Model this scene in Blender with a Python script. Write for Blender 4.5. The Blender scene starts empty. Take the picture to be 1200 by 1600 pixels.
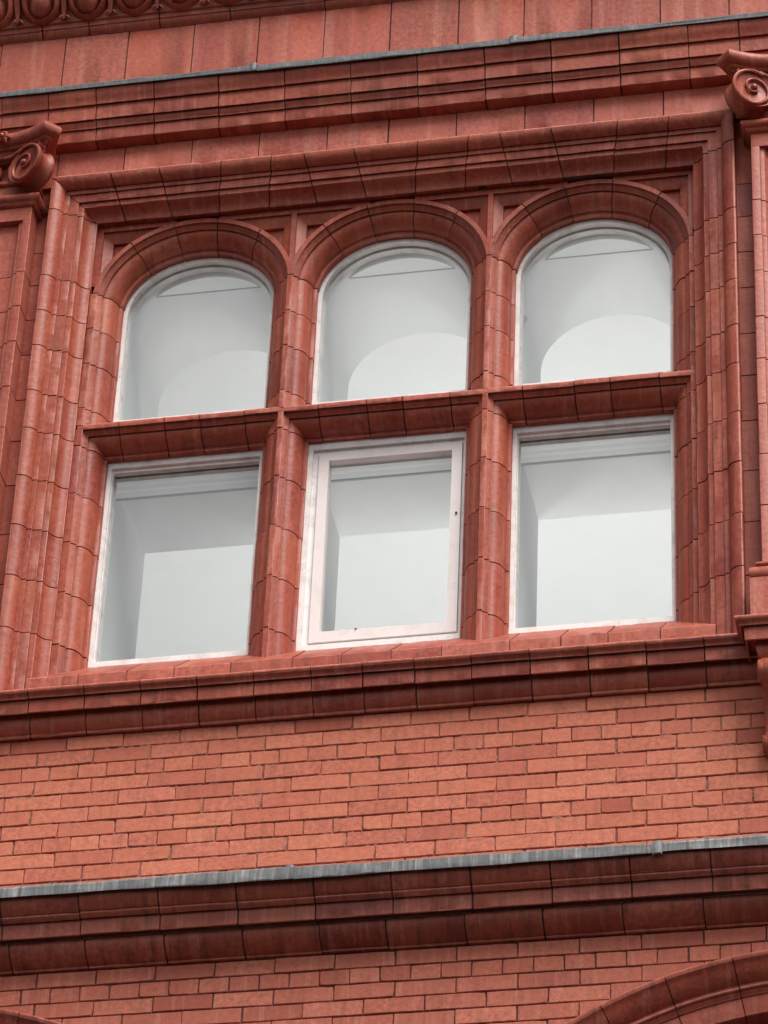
import bpy, bmesh, math, random
from mathutils import Vector, Matrix
from math import radians, sin, cos, pi, sqrt

random.seed(7)
scene = bpy.context.scene
COL = scene.collection

# ------------------------------------------------------------------ camera
cam_data = bpy.data.cameras.new('camera')
cam_data.sensor_fit = 'VERTICAL'
cam_data.sensor_height = 36.0
cam_data.lens = 6078.167 / 1600.0 * 36.0
cam_data.clip_start = 0.1
cam_data.clip_end = 2000.0
cam = bpy.data.objects.new('camera', cam_data)
COL.objects.link(cam)
RIGHT = Vector((0.98173721, 0.18652628, 0.03741659))
DOWN = Vector((-0.08406467, 0.60177458, -0.79422949))
FWD = Vector((-0.17066103, 0.77657923, 0.60646477))
m = Matrix((RIGHT, -DOWN, -FWD)).transposed().to_4x4()
m.translation = Vector((2.68654662, -12.46615595, 1.25565144))
cam.matrix_world = m
scene.camera = cam

# ------------------------------------------------------------------ sky, sun, exposure
SUN_EL, SUN_AZ = radians(56), radians(36)      # azimuth measured from -Y (in front of the wall), + towards +X
world = bpy.data.worlds.new('World')
scene.world = world
world.use_nodes = True
wn = world.node_tree.nodes
wl = world.node_tree.links
bg = wn['Background']
sky = wn.new('ShaderNodeTexSky')
sky.sky_type = 'NISHITA'
sky.sun_disc = False
sky.sun_elevation = SUN_EL
sky.sun_rotation = pi - SUN_AZ
sky.air_density = 1.0
sky.dust_density = 1.0
sky.ozone_density = 1.0
hsv = wn.new('ShaderNodeHueSaturation')          # overcast: the blue is greyed out
hsv.inputs['Saturation'].default_value = 0.12
wl.new(sky.outputs[0], hsv.inputs['Color'])
wl.new(hsv.outputs[0], bg.inputs['Color'])
bg.inputs['Strength'].default_value = 0.05
sun_data = bpy.data.lights.new('sun', 'SUN')
sun_data.energy = 1.5
sun_data.angle = radians(35)
sun_data.color = (1.0, 0.965, 0.92)
sun = bpy.data.objects.new('sun', sun_data)
COL.objects.link(sun)
sd = Vector((sin(SUN_AZ) * cos(SUN_EL), -cos(SUN_AZ) * cos(SUN_EL), sin(SUN_EL)))
sun.rotation_euler = sd.to_track_quat('Z', 'Y').to_euler()
vs = scene.view_settings
vs.view_transform = 'Standard'
vs.look = 'None'
vs.exposure = 1.53
vs.gamma = 1.0
vs.use_curve_mapping = False
cy = scene.cycles
cy.max_bounces = 5
cy.diffuse_bounces = 2
cy.glossy_bounces = 2
cy.transmission_bounces = 2
cy.transparent_max_bounces = 6
cy.caustics_reflective = False
cy.caustics_refractive = False

# ------------------------------------------------------------------ materials
class NT:
    def __init__(s, name):
        s.m = bpy.data.materials.new(name)
        s.m.use_nodes = True
        s.n = s.m.node_tree.nodes
        s.l = s.m.node_tree.links
        s.b = s.n['Principled BSDF']
        s.pos = s.n.new('ShaderNodeNewGeometry').outputs['Position']
        s.rnd = s.n.new('ShaderNodeObjectInfo').outputs['Random']
    def noise(s, scale, detail=4.0, vec=None, sxyz=None, rough=0.55, shift=False):
        v = s.pos if vec is None else vec
        if sxyz is not None:
            mp = s.n.new('ShaderNodeMapping')
            mp.inputs['Scale'].default_value = sxyz
            s.l.new(v, mp.inputs['Vector'])
            v = mp.outputs[0]
        t = s.n.new('ShaderNodeTexNoise')
        t.inputs['Scale'].default_value = scale
        t.inputs['Detail'].default_value = detail
        t.inputs['Roughness'].default_value = rough
        if shift:                                # every block its own pattern
            ad = s.n.new('ShaderNodeVectorMath')
            ad.operation = 'ADD'
            s.l.new(v, ad.inputs[0])
            s.l.new(s.math('MULTIPLY', s.rnd, 53.0), ad.inputs[1])
            v = ad.outputs[0]
        s.l.new(v, t.inputs['Vector'])
        return t.outputs['Fac']
    def ramp(s, fac, stops):
        r = s.n.new('ShaderNodeValToRGB')
        e = r.color_ramp.elements
        while len(e) < len(stops):
            e.new(0.5)
        for i, (p, c) in enumerate(stops):
            e[i].position = p
            e[i].color = (c[0], c[1], c[2], 1) if not isinstance(c, (int, float)) else (c, c, c, 1)
        s.l.new(fac, r.inputs[0])
        return r.outputs[0]
    def mix(s, fac, a, b, mode='MIX'):
        x = s.n.new('ShaderNodeMix')
        x.data_type = 'RGBA'
        x.blend_type = mode
        for sock, val in ((x.inputs[0], fac), (x.inputs[6], a), (x.inputs[7], b)):
            if isinstance(val, bpy.types.NodeSocket):
                s.l.new(val, sock)
            elif isinstance(val, (int, float)):
                sock.default_value = val
            else:
                sock.default_value = (val[0], val[1], val[2], 1)
        return x.outputs[2]
    def math(s, op, a, b=None):
        x = s.n.new('ShaderNodeMath')
        x.operation = op
        for i, val in enumerate((a, b)):
            if val is None:
                continue
            if isinstance(val, bpy.types.NodeSocket):
                s.l.new(val, x.inputs[i])
            else:
                x.inputs[i].default_value = val
        return x.outputs[0]
    def bump(s, h, strength, dist):
        b = s.n.new('ShaderNodeBump')
        b.inputs['Strength'].default_value = strength
        b.inputs['Distance'].default_value = dist
        s.l.new(h, b.inputs['Height'])
        s.l.new(b.outputs[0], s.b.inputs['Normal'])
    def col(s, c):
        if isinstance(c, bpy.types.NodeSocket):
            s.l.new(c, s.b.inputs['Base Color'])
        else:
            s.b.inputs['Base Color'].default_value = (*c, 1)

def clay(name, stops, streak=0.35, pits=0.5, soot=0.4, rough=0.44, streakcol=(0.54, 0.205, 0.140), wide=1.0):
    t = NT(name)
    base = t.ramp(t.rnd, stops)
    big = t.noise(3.2, 3.0, shift=True)
    c = t.mix(t.ramp(big, [(0.34, 0.0), (0.70, 1.0)]), base, t.mix(0.45, base, (0.50, 0.140, 0.075)))
    # vertical runs: pale bloom and dark rain streaks
    st = t.noise(1.0, 3.0, sxyz=(34.0 * wide, 6.0, 1.6 * wide), rough=0.6, shift=True)
    c = t.mix(t.math('MULTIPLY', t.ramp(st, [(0.53, 0.0), (0.66, 1.0)]), streak), c, streakcol)
    st2 = t.noise(1.0, 3.0, sxyz=(22.0 * wide, 5.0, 1.1), rough=0.6, shift=True)
    c = t.mix(t.math('MULTIPLY', t.ramp(st2, [(0.52, 0.0), (0.68, 1.0)]), soot), c, (0.095, 0.030, 0.024))
    mott = t.noise(46.0, 3.0, rough=0.7)
    c = t.mix(t.math('ADD', t.math('MULTIPLY', t.rnd, 0.6), 0.35), c, t.ramp(mott, [(0.25, 0.30), (0.5, 0.5), (0.75, 0.70)]), 'OVERLAY')
    fine = t.noise(310.0, 1.0)
    c = t.mix(0.28, c, t.ramp(fine, [(0.3, 0.28), (0.7, 0.72)]), 'OVERLAY')
    # small dark pits and grit
    vo = t.n.new('ShaderNodeTexVoronoi')
    vo.inputs['Scale'].default_value = 85.0
    t.l.new(t.pos, vo.inputs['Vector'])
    spot = t.ramp(vo.outputs['Distance'], [(0.10, 1.0), (0.20, 0.0)])
    gate = t.ramp(t.noise(17.0, 1.0), [(0.52, 0.0), (0.66, 1.0)])
    sp = t.math('MULTIPLY', t.math('MULTIPLY', spot, gate), pits)
    c = t.mix(sp, c, (0.05, 0.02, 0.018))
    wsp = t.math('MULTIPLY', t.ramp(vo.outputs['Distance'], [(0.13, 1.0), (0.20, 0.0)]), t.math('GREATER_THAN', vo.outputs['Color'], 0.9925))
    c = t.mix(t.math('MULTIPLY', wsp, 0.8), c, (0.62, 0.50, 0.44))
    t.col(c)
    rr = t.ramp(mott, [(0.3, rough - 0.1), (0.7, rough + 0.12)])
    t.l.new(rr, t.b.inputs['Roughness'])
    t.b.inputs['Specular IOR Level'].default_value = 0.32
    t.bump(t.noise(30.0, 3.0, rough=0.65), 0.4, 0.005)
    return t.m

M = {}
M['terracotta'] = clay('terracotta', [(0.0, (0.221, 0.033, 0.022)), (0.2, (0.346, 0.065, 0.034)), (0.4, (0.285, 0.045, 0.026)), (0.6, (0.372, 0.077, 0.043)),
                                      (0.8, (0.251, 0.038, 0.026)), (1.0, (0.333, 0.061, 0.039))], soot=0.30, streak=0.28)
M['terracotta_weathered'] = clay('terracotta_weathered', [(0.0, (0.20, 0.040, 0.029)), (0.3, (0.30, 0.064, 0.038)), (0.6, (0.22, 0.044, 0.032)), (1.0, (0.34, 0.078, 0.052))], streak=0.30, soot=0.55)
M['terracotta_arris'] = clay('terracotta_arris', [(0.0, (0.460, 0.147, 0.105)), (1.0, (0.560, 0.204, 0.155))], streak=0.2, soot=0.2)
M['ashlar'] = clay('ashlar', [(0.0, (0.323, 0.062, 0.041)), (0.25, (0.437, 0.101, 0.064)), (0.5, (0.361, 0.074, 0.052)), (0.75, (0.418, 0.104, 0.073)), (1.0, (0.342, 0.069, 0.050))],
                   streak=0.50, pits=0.6, soot=0.25, wide=0.4)
M['brick'] = clay('brick', [(0.0, (0.353, 0.070, 0.042)), (0.05, (0.439, 0.111, 0.068)), (0.25, (0.556, 0.165, 0.095)), (0.45, (0.492, 0.131, 0.078)), (0.7, (0.594, 0.186, 0.108)),
                            (0.88, (0.535, 0.156, 0.098)), (1.0, (0.449, 0.120, 0.074))], streak=0.16, pits=0.95, soot=0.20, rough=0.7)
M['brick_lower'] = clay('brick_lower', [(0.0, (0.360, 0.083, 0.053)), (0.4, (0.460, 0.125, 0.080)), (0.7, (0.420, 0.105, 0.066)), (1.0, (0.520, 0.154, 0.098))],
                        streak=0.45, pits=0.5, soot=0.18, rough=0.65)

def mortar(name, c0, c1, pale=0.35):
    t = NT(name)
    n = t.noise(60.0, 3.0)
    c = t.ramp(n, [(0.3, c0), (0.7, c1)])
    c = t.mix(t.ramp(t.noise(4.5, 3.0), [(0.52, 0.0), (0.68, pale)]), c, (0.40, 0.21, 0.16))
    t.col(c)
    t.b.inputs['Roughness'].default_value = 0.9
    t.bump(n, 0.5, 0.004)
    return t.m
M['mortar'] = mortar('mortar', (0.045, 0.019, 0.017), (0.11, 0.045, 0.037))
M['mortar_brick'] = mortar('mortar_brick', (0.17, 0.058, 0.040), (0.33, 0.135, 0.095))
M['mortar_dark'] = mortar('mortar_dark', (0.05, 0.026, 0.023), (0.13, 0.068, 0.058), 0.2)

def lead(name, c0, c1, c2, k):
    t = NT(name)
    s1 = t.noise(1.0, 5.0, sxyz=(70.0, 20.0, 5.0), rough=0.65)
    s2 = t.noise(7.0, 4.0)
    c = t.ramp(s1, [(0.33, c0), (0.52, c1), (0.70, c2)])
    c = t.mix(t.ramp(s2, [(0.4, 0.0), (0.7, k)]), c, (0.085, 0.09, 0.10))
    t.col(c)
    t.b.inputs['Metallic'].default_value = 0.15
    t.b.inputs['Roughness'].default_value = 0.55
    t.bump(t.noise(30.0, 4.0), 0.4, 0.006)
    return t.m
M['lead'] = lead('lead', (0.10, 0.099, 0.100), (0.180, 0.178, 0.177), (0.37, 0.365, 0.36), 0.5)
M['lead_dull'] = lead('lead_dull', (0.075, 0.077, 0.081), (0.105, 0.107, 0.112), (0.165, 0.167, 0.170), 0.35)

def paint(name, c, dirt, amount):
    t = NT(name)
    n = t.noise(13.0, 6.0, rough=0.7)
    n2 = t.noise(90.0, 4.0, rough=0.7)
    col = t.mix(t.math('MULTIPLY', t.ramp(n, [(0.48, 0.0), (0.75, 1.0)]), amount), c, dirt)
    chip = t.math('MULTIPLY', t.ramp(n2, [(0.63, 0.0), (0.68, 1.0)]), t.ramp(t.noise(5.0, 3.0), [(0.44, 0.0), (0.56, 1.0)]))
    col = t.mix(t.math('MULTIPLY', chip, 0.85), col, (0.33, 0.25, 0.21))
    t.col(col)
    t.b.inputs['Roughness'].default_value = 0.5
    t.bump(t.math('ADD', n2, n), 0.35, 0.003)
    return t.m
M['paint'] = paint('frame_paint', (0.88, 0.835, 0.815), (0.47, 0.40, 0.35), 0.7)
M['paint_sash'] = paint('sash_paint', (0.86, 0.775, 0.75), (0.62, 0.53, 0.50), 0.4)

def plain(name, c, rough=0.6, metal=0.0):
    t = NT(name)
    n = t.noise(8.0, 4.0)
    t.col(t.mix(t.ramp(n, [(0.3, 0.0), (0.7, 0.12)]), c, tuple(v * 0.7 for v in c)))
    t.b.inputs['Roughness'].default_value = rough
    t.b.inputs['Metallic'].default_value = metal
    return t.m
M['plaster'] = plain('plaster', (0.80, 0.80, 0.80), 0.8)
M['plaster_reveal'] = plain('plaster_reveal', (0.80, 0.80, 0.80), 0.8)
M['carpet'] = plain('carpet', (0.30, 0.30, 0.31), 0.95)
M['steel'] = plain('steel', (0.5, 0.5, 0.5), 0.35, 1.0)
M['rail'] = plain('rail', (0.45, 0.46, 0.46), 0.6)
M['dark_hole'] = plain('dark_hole', (0.03, 0.02, 0.02), 0.9)
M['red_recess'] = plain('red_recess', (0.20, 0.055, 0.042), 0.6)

def glass():
    t = NT('window_glass')
    t.n.remove(t.b)
    tr = t.n.new('ShaderNodeBsdfTransparent')
    tr.inputs[0].default_value = (0.940, 0.954, 0.953, 1)
    gl = t.n.new('ShaderNodeBsdfGlossy')
    gl.inputs['Roughness'].default_value = 0.012
    gl.inputs['Color'].default_value = (1, 1, 1, 1)
    lw = t.n.new('ShaderNodeLayerWeight')
    lw.inputs['Blend'].default_value = 0.5
    f = t.math('ADD', t.math('MULTIPLY', t.math('POWER', lw.outputs['Facing'], 5.0), 0.94), 0.08)
    mx = t.n.new('ShaderNodeMixShader')
    t.l.new(f, mx.inputs[0])
    t.l.new(tr.outputs[0], mx.inputs[1])
    t.l.new(gl.outputs[0], mx.inputs[2])
    t.l.new(mx.outputs[0], t.n['Material Output'].inputs['Surface'])
    w = t.noise(2.3, 2.0)
    b = t.n.new('ShaderNodeBump')
    b.inputs['Strength'].default_value = 0.05
    b.inputs['Distance'].default_value = 0.01
    t.l.new(w, b.inputs['Height'])
    t.l.new(b.outputs[0], gl.inputs['Normal'])
    return t.m
M['glass'] = glass()

def lamp_mat(name, e):
    t = NT(name)
    t.b.inputs['Emission Color'].default_value = (1.0, 0.985, 0.95, 1)
    t.b.inputs['Emission Strength'].default_value = e
    t.col((0.9, 0.9, 0.9))
    return t.m
M['lamp'] = lamp_mat('added_room_fill', 9.5)  # emitter of the added, unseen uplighters that fill the room with light
M['lamp_reveal_fill'] = lamp_mat('added_reveal_fill', 12.5)  # added emitters nearest the glass, put there to lighten the window reveals

def blind_mat():
    t = NT('blind_fabric')
    t.n.remove(t.b)
    d = t.n.new('ShaderNodeBsdfDiffuse'); d.inputs[0].default_value = (0.85, 0.85, 0.84, 1)
    tl = t.n.new('ShaderNodeBsdfTranslucent'); tl.inputs[0].default_value = (0.90, 0.90, 0.89, 1)
    mx = t.n.new('ShaderNodeMixShader'); mx.inputs[0].default_value = 0.7
    t.l.new(d.outputs[0], mx.inputs[1]); t.l.new(tl.outputs[0], mx.inputs[2])
    t.l.new(mx.outputs[0], t.n['Material Output'].inputs['Surface'])
    return t.m
M['blind'] = blind_mat()

def ground_mat():
    t = NT('asphalt')
    n = t.noise(40.0, 5.0)
    t.col(t.ramp(n, [(0.3, (0.028, 0.028, 0.029)), (0.7, (0.055, 0.054, 0.053))]))
    t.b.inputs['Roughness'].default_value = 0.85
    t.bump(n, 0.4, 0.01)
    return t.m
M['asphalt'] = ground_mat()

# ------------------------------------------------------------------ mesh helpers
def link(name, me, parent=None, loc=None):
    o = bpy.data.objects.new(name, me)
    COL.objects.link(o)
    if parent is not None:
        o.parent = parent
    if loc is not None:
        o.location = loc
    return o

def mesh(name, verts, faces, mats, fmat=None, parent=None, smooth=38, loc=None, weld=True):
    bm = bmesh.new()
    vs_ = [bm.verts.new(v) for v in verts]
    for i, f in enumerate(faces):
        try:
            bf = bm.faces.new([vs_[k] for k in f])
            if fmat:
                bf.material_index = fmat[i]
        except ValueError:
            pass
    if weld:
        bmesh.ops.remove_doubles(bm, verts=bm.verts, dist=1e-5)
    bmesh.ops.recalc_face_normals(bm, faces=bm.faces)
    me = bpy.data.meshes.new(name)
    bm.to_mesh(me)
    bm.free()
    for mt in (mats if isinstance(mats, (list, tuple)) else [mats]):
        me.materials.append(M[mt])
    if smooth:
        me.shade_smooth()
        me.set_sharp_from_angle(angle=radians(smooth))
    return link(name, me, parent, loc)

class Geo:
    """collects pieces of one part"""
    def __init__(s):
        s.v, s.f, s.m = [], [], []
    def add(s, v, f, m=0):
        o = len(s.v)
        s.v += v
        s.f += [tuple(i + o for i in q) for q in f]
        s.m += [m] * len(f) if isinstance(m, int) else m
        return s
    def box(s, x0, x1, y0, y1, z0, z1, m=0):
        v = [(x, y, z) for x in (x0, x1) for y in (y0, y1) for z in (z0, z1)]
        return s.add(v, [(0, 1, 3, 2), (4, 6, 7, 5), (0, 4, 5, 1), (2, 3, 7, 6), (0, 2, 6, 4), (1, 5, 7, 3)], m)
    def loft(s, loops, closed=True, caps=True, flags=None, m=0):
        n = len(loops[0])
        v = [p for L in loops for p in L]
        f, fm = [], []
        for a in range(len(loops) - 1):
            for i in range(n if closed else n - 1):
                j = (i + 1) % n
                f.append((a * n + i, a * n + j, (a + 1) * n + j, (a + 1) * n + i))
                fm.append((1 if flags[i] else m) if flags else m)
        if caps:
            f.append(tuple(range(n)))
            f.append(tuple((len(loops) - 1) * n + i for i in range(n)))
            fm += [m, m]
        return s.add(v, f, fm)
    def tube(s, pts, rad, seg=8, m=0, caps=True):
        loops = []
        for i, p in enumerate(pts):
            p = Vector(p)
            d = (Vector(pts[min(i + 1, len(pts) - 1)]) - Vector(pts[max(i - 1, 0)])).normalized()
            a = d.cross(Vector((0.3, 1, 0.2))).normalized()
            b = d.cross(a).normalized()
            r = rad[i] if isinstance(rad, (list, tuple)) else rad
            loops.append([tuple(p + a * (cos(2 * pi * k / seg) * r) + b * (sin(2 * pi * k / seg) * r)) for k in range(seg)])
        return s.loft(loops, True, caps, None, m)
    def build(s, name, mats, parent=None, smooth=38, loc=None):
        return mesh(name, s.v, s.f, mats, s.m, parent, smooth, loc)

def area2(P):
    return sum(P[i][0] * P[(i + 1) % len(P)][1] - P[(i + 1) % len(P)][0] * P[i][1] for i in range(len(P)))

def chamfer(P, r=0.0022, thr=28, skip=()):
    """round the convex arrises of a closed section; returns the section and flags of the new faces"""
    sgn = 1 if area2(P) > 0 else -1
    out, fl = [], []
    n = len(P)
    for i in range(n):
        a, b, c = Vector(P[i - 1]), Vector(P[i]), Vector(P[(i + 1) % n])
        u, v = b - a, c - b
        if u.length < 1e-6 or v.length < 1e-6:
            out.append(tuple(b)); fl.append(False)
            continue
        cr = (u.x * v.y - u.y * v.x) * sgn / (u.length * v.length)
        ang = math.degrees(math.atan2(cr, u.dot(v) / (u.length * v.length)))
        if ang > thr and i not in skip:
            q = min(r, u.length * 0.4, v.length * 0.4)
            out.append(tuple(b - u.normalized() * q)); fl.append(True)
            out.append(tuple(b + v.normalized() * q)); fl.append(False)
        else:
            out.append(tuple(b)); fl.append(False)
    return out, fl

def inset(P, d):
    """shrink a closed section by d"""
    sgn = 1 if area2(P) > 0 else -1
    n = len(P)
    out = []
    for i in range(n):
        a, b, c = Vector(P[i - 1]), Vector(P[i]), Vector(P[(i + 1) % n])
        n1 = Vector((-(b - a).y, (b - a).x)).normalized() * sgn
        n2 = Vector((-(c - b).y, (c - b).x)).normalized() * sgn
        k = n1 + n2
        k = k / max(0.5, k.dot(n1)) if k.length > 1e-6 else n1
        out.append(tuple(b + k * d))
    return out

def quirk(P, picks, depth=0.006):
    """cut a shadow groove into the soffit edges that start at the given indices"""
    sgn = 1 if area2(P) > 0 else -1
    out = []
    n = len(P)
    for i in range(n):
        out.append(P[i])
        if i in picks:
            dp = picks[i] if isinstance(picks, dict) else depth
            a, b = Vector(P[i]), Vector(P[(i + 1) % n])
            t = b - a
            nr = Vector((-t.y, t.x)).normalized() * sgn * dp
            if a.x < b.x or True:
                k0, k1 = 0.22, 1.0
            out.append(tuple(a + t * k0)); out.append(tuple(a + t * (k0 + .08) + nr)); out.append(tuple(a + t * k1 * .97 + nr))
    return out

def near(P, p):
    return min(range(len(P)), key=lambda i: (P[i][0] - p[0]) ** 2 + (P[i][1] - p[1]) ** 2)

def empty(name, parent=None, loc=(0, 0, 0)):
    o = bpy.data.objects.new(name, None)
    COL.objects.link(o)
    o.parent = parent
    o.location = loc
    return o

def jit(s=0.0015):
    return random.uniform(-s, s)

def worn(A, B, fl, n=7, amp=0.0006, chips=1.1):
    """stations between the two ends of a block: arrises waver a little and are chipped here and there"""
    n = max(3, n)
    loops = []
    k = len(A)
    off = [[0.0] * k for _ in range(n)]
    marks = [i for i in range(k) if fl[i]]
    c = 0
    while marks and random.random() < chips - c * 0.5 and c < 4:
        i = random.choice(marks)
        st = random.randrange(0, n)
        dp = random.uniform(.0015, .0045)
        off[st][i] = dp
        off[st][(i + 1) % k] = dp
        c += 1
    for q in range(n):
        f = q / (n - 1)
        L = []
        for i in range(k):
            a, b = A[i], B[i]
            j = amp if 0 < q < n - 1 else amp * .5
            o = off[q][i]
            L.append((a[0] + (b[0] - a[0]) * f + random.uniform(-j, j), a[1] + (b[1] - a[1]) * f + random.uniform(-j, j) + o, a[2] + (b[2] - a[2]) * f + random.uniform(-j, j)))
        loops.append(L)
    return loops

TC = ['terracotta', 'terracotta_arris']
G = 0.0027          # half of a joint

# ------------------------------------------------------------------ the building
XC = -0.105          # axis of the window
XL, XR = -4.2, 4.0   # how far the front is built
bld = empty('building', None, (XC, 0, 0))
bld['label'] = 'red brick and terracotta Victorian building front with a three-light mullioned window'
bld['category'] = 'building'
bld.location = (0, 0, 0)

ground = Geo().add([(-400, -400, -0.35), (400, -400, -0.35), (400, 400, -0.35), (-400, 400, -0.35)], [(0, 1, 2, 3)])
go = ground.build('ground', 'asphalt', None, 0)
go['kind'] = 'structure'
go['label'] = 'dark asphalt street in front of the building'

# plain body of the wall behind everything (openings left free)
core = Geo()
core.box(XL, XR, 0.03, 0.30, -0.35, 7.0)
core.box(XL, XR, 0.30, 0.5, 7.0, 9.0)
core.box(XL, XR, 0.035, 0.30, 8.80, 10.2)
core.box(XL, XC - 1.56, 0.035, 0.30, 10.2, 13.2)
core.box(XC + 1.56, XR, 0.035, 0.30, 10.2, 13.2)
core.box(XL, XR, 0.03, 0.95, 12.88, 14.6)
core.box(XL, XR, 0.10, 0.95, 14.6, 15.6)
core.build('wall', 'mortar_brick', bld, 0)

# ---- bricks ------------------------------------------------------
def brick_mesh(w, h, k):
    """front of one brick, arrises a little uneven and chipped"""
    rnd = random.Random(k * 13 + int(w * 1000))
    outline = []
    for (x0, z0), (x1, z1), n in (((-w / 2, -h / 2), (w / 2, -h / 2), 4), ((w / 2, -h / 2), (w / 2, h / 2), 2),
                                  ((w / 2, h / 2), (-w / 2, h / 2), 4), ((-w / 2, h / 2), (-w / 2, -h / 2), 2)):
        for i in range(n):
            f = i / n
            outline.append((x0 + (x1 - x0) * f + rnd.uniform(-.0008, .0008), z0 + (z1 - z0) * f + rnd.uniform(-.0010, .0010)))
    if rnd.random() < 0.35:
        i = rnd.choice((0, 4, 6, 10))
        outline[i] = (outline[i][0] * 0.965, outline[i][1] * 0.9)
    v, f = [], []
    n = len(outline)
    for x, z in outline:
        v.append((x, 0.045, z))
    for x, z in outline:
        v.append((x, 0.0025 + rnd.uniform(-.0006, .001), z))
    for x, z in outline:
        v.append((x - 0.0026 * (1 if x > 0 else -1), rnd.uniform(-.0004, .0004), z - 0.0026 * (1 if z > 0 else -1)))
    for a in (0, 1):
        for i in range(n):
            j = (i + 1) % n
            f.append((a * n + i, a * n + j, (a + 1) * n + j, (a + 1) * n + i))
    f.append(tuple(2 * n + i for i in range(n)))
    return v, f

BM = {}
def brick(parent, xc, zc, w, h, mat):
    key = (round(w, 3), round(h, 3), mat, random.randrange(6))
    if key not in BM:
        v, f = brick_mesh(w, h, key[3])
        o = mesh('brick', v, f, mat, None, parent, 0)
        BM[key] = o.data
    else:
        o = link('brick', BM[key], parent)
    o.location = (xc + jit(.0012), jit(.0018), zc + jit(.0008))
    o.rotation_euler = (jit(.006), jit(.004), jit(.004))
    return o

ARCHES = ((1.65, 7.06, 1.711), (-1.86, 7.06, 1.711))
CH, SW = 0.0686, 0.2345
JW = 0.0046
def band(name, z_top, rows, x_from, x_to, phase, mat, mort, cut=None, label=None):
    zb = z_top - CH * len(rows)
    g = Geo()
    if cut is None:
        nx, nz = 330, 4 * len(rows)
        rows_ = []
        for j in range(nz + 1):
            rows_.append([(x_from + (x_to - x_from) * i / nx, 0.0062 + random.uniform(-.0048, .0035), zb + .002 + (z_top + .002 - zb) * j / nz) for i in range(nx + 1)])
        g.loft(rows_, False, False)
    else:
        n = 120
        xs = [x_from - 1.0 + (x_to - x_from + 2.0) * i / n for i in range(n + 1)]
        lo = []
        for x in xs:
            l = zb - .3
            for cx, cz, R in ARCHES:
                q = (R - 0.03) ** 2 - (x - cx) ** 2
                if q > 0:
                    l = max(l, cz + sqrt(q))
            lo.append(min(l, z_top))
        g.loft([[(x, 0.0075, l) for x, l in zip(xs, lo)], [(x, 0.0075, z_top + .004) for x in xs], [(x, 0.034, z_top + .004) for x in xs]], False, False)
    par = g.build(name, mort, bld, 60)
    if label:
        par['label'] = label
    for r, kind in enumerate(rows):
        z1 = z_top - CH * r
        zc = z1 - CH / 2
        step = SW if kind in 'ab' else SW / 2
        off = {'a': 0.0, 'b': SW / 2, 'h': SW / 4}[kind] + phase
        k0 = math.floor((x_from - off) / step)
        x = off + k0 * step
        while x < x_to:
            wob = jit(.004)
            a, b = x + JW / 2, x + step - JW / 2
            if cut is None or not cut(a, b, zc):
                brick(par, (a + b) / 2 + jit(.0015), zc, step - JW, CH - JW, mat)
            elif cut(a, b, zc) == 'part':
                clip_brick(par, a, b, zc - (CH - JW) / 2, zc + (CH - JW) / 2, mat)
            x += step
    return par

def arch_cut(a, b, zc):
    top = zc + CH / 2
    res = None
    for cx, cz, R in ARCHES:
        def zar(x):
            q = (R - 0.01) ** 2 - (x - cx) ** 2
            return cz + sqrt(q) if q > 0 else -9
        lo = max(zar(a), zar(b), zar((a + b) / 2))
        if lo > top + 0.002 and min(zar(a), zar(b)) > top:
            return 'gone'
        if lo > top - CH:
            res = 'part'
    return res

def clip_brick(par, a, b, z0, z1, mat):
    xs = [a + (b - a) * i / 6 for i in range(7)]
    lows = []
    for x in xs:
        lo = z0
        for cx, cz, R in ARCHES:
            q = (R - 0.008) ** 2 - (x - cx) ** 2
            if q > 0:
                lo = max(lo, cz + sqrt(q))
        lows.append(min(lo, z1))
    cols = [(x, l) for x, l in zip(xs, lows) if z1 - l > 0.004]
    if len(cols) < 2:
        return
    pts = cols + [(x, z1) for x, l in reversed(cols)]
    dy = jit(.0012)
    Geo().loft([[(x, dy, z) for x, z in pts], [(x, 0.04, z) for x, z in pts]]).build('brick', mat, par, 0)

BX0, BX1 = -2.75, 2.45
band('brick_band', 9.984, 'abhbababhabab'[:3] + 'babahab' + 'aba', BX0, BX1, 0.0935, 'brick', 'mortar_brick',
     label='pink-orange brick band between the window string course and the lead-capped cornice')
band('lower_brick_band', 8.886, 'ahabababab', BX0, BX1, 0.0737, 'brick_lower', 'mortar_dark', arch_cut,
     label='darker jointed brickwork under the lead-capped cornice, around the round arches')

# ---- straight moulded courses ------------------------------------
def course(name, prof, joints, mat=TC, q=(), lean=None, label=None, mort='mortar', ends=None, wob=0.0018):
    """prof: closed section [(Y, Z)], joints: sorted X; each block a piece of its own"""
    P, fl = chamfer(quirk(prof, {near(prof, k[:2]): k[2] for k in q}))
    Q = inset(prof, 0.0065)
    for k in q:
        i = near(prof, k[:2])
        if k[2] > 0.01:
            Q[i] = (Q[i][0], Q[i][1] + k[2]); Q[i + 1] = (Q[i + 1][0], Q[i + 1][1] + k[2])
    par = Geo().loft([[(joints[0], y, z) for y, z in Q], [(joints[-1], y, z) for y, z in Q]]).build(name, mort, bld, 0)
    if label:
        par['label'] = label
    for i in range(len(joints) - 1):
        a, b = joints[i] + random.uniform(.0016, .0042), joints[i + 1] - random.uniform(.0016, .0042)
        dy, dz = jit(wob), jit(wob * .7)
        ta, tb = jit(.0006), jit(.0006)
        mid = [(a + (b - a) * t) for t in (0, 1)]
        loops = []
        for x, tw in zip(mid, (ta, tb)):
            ln = lean[i if x == mid[0] else i + 1] if lean else 0.0
            loops.append([(x + ln * (z - 12.9), y + dy + tw, z + dz + tw) for y, z in P])
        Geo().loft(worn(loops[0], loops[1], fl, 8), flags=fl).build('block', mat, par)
    return par

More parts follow.
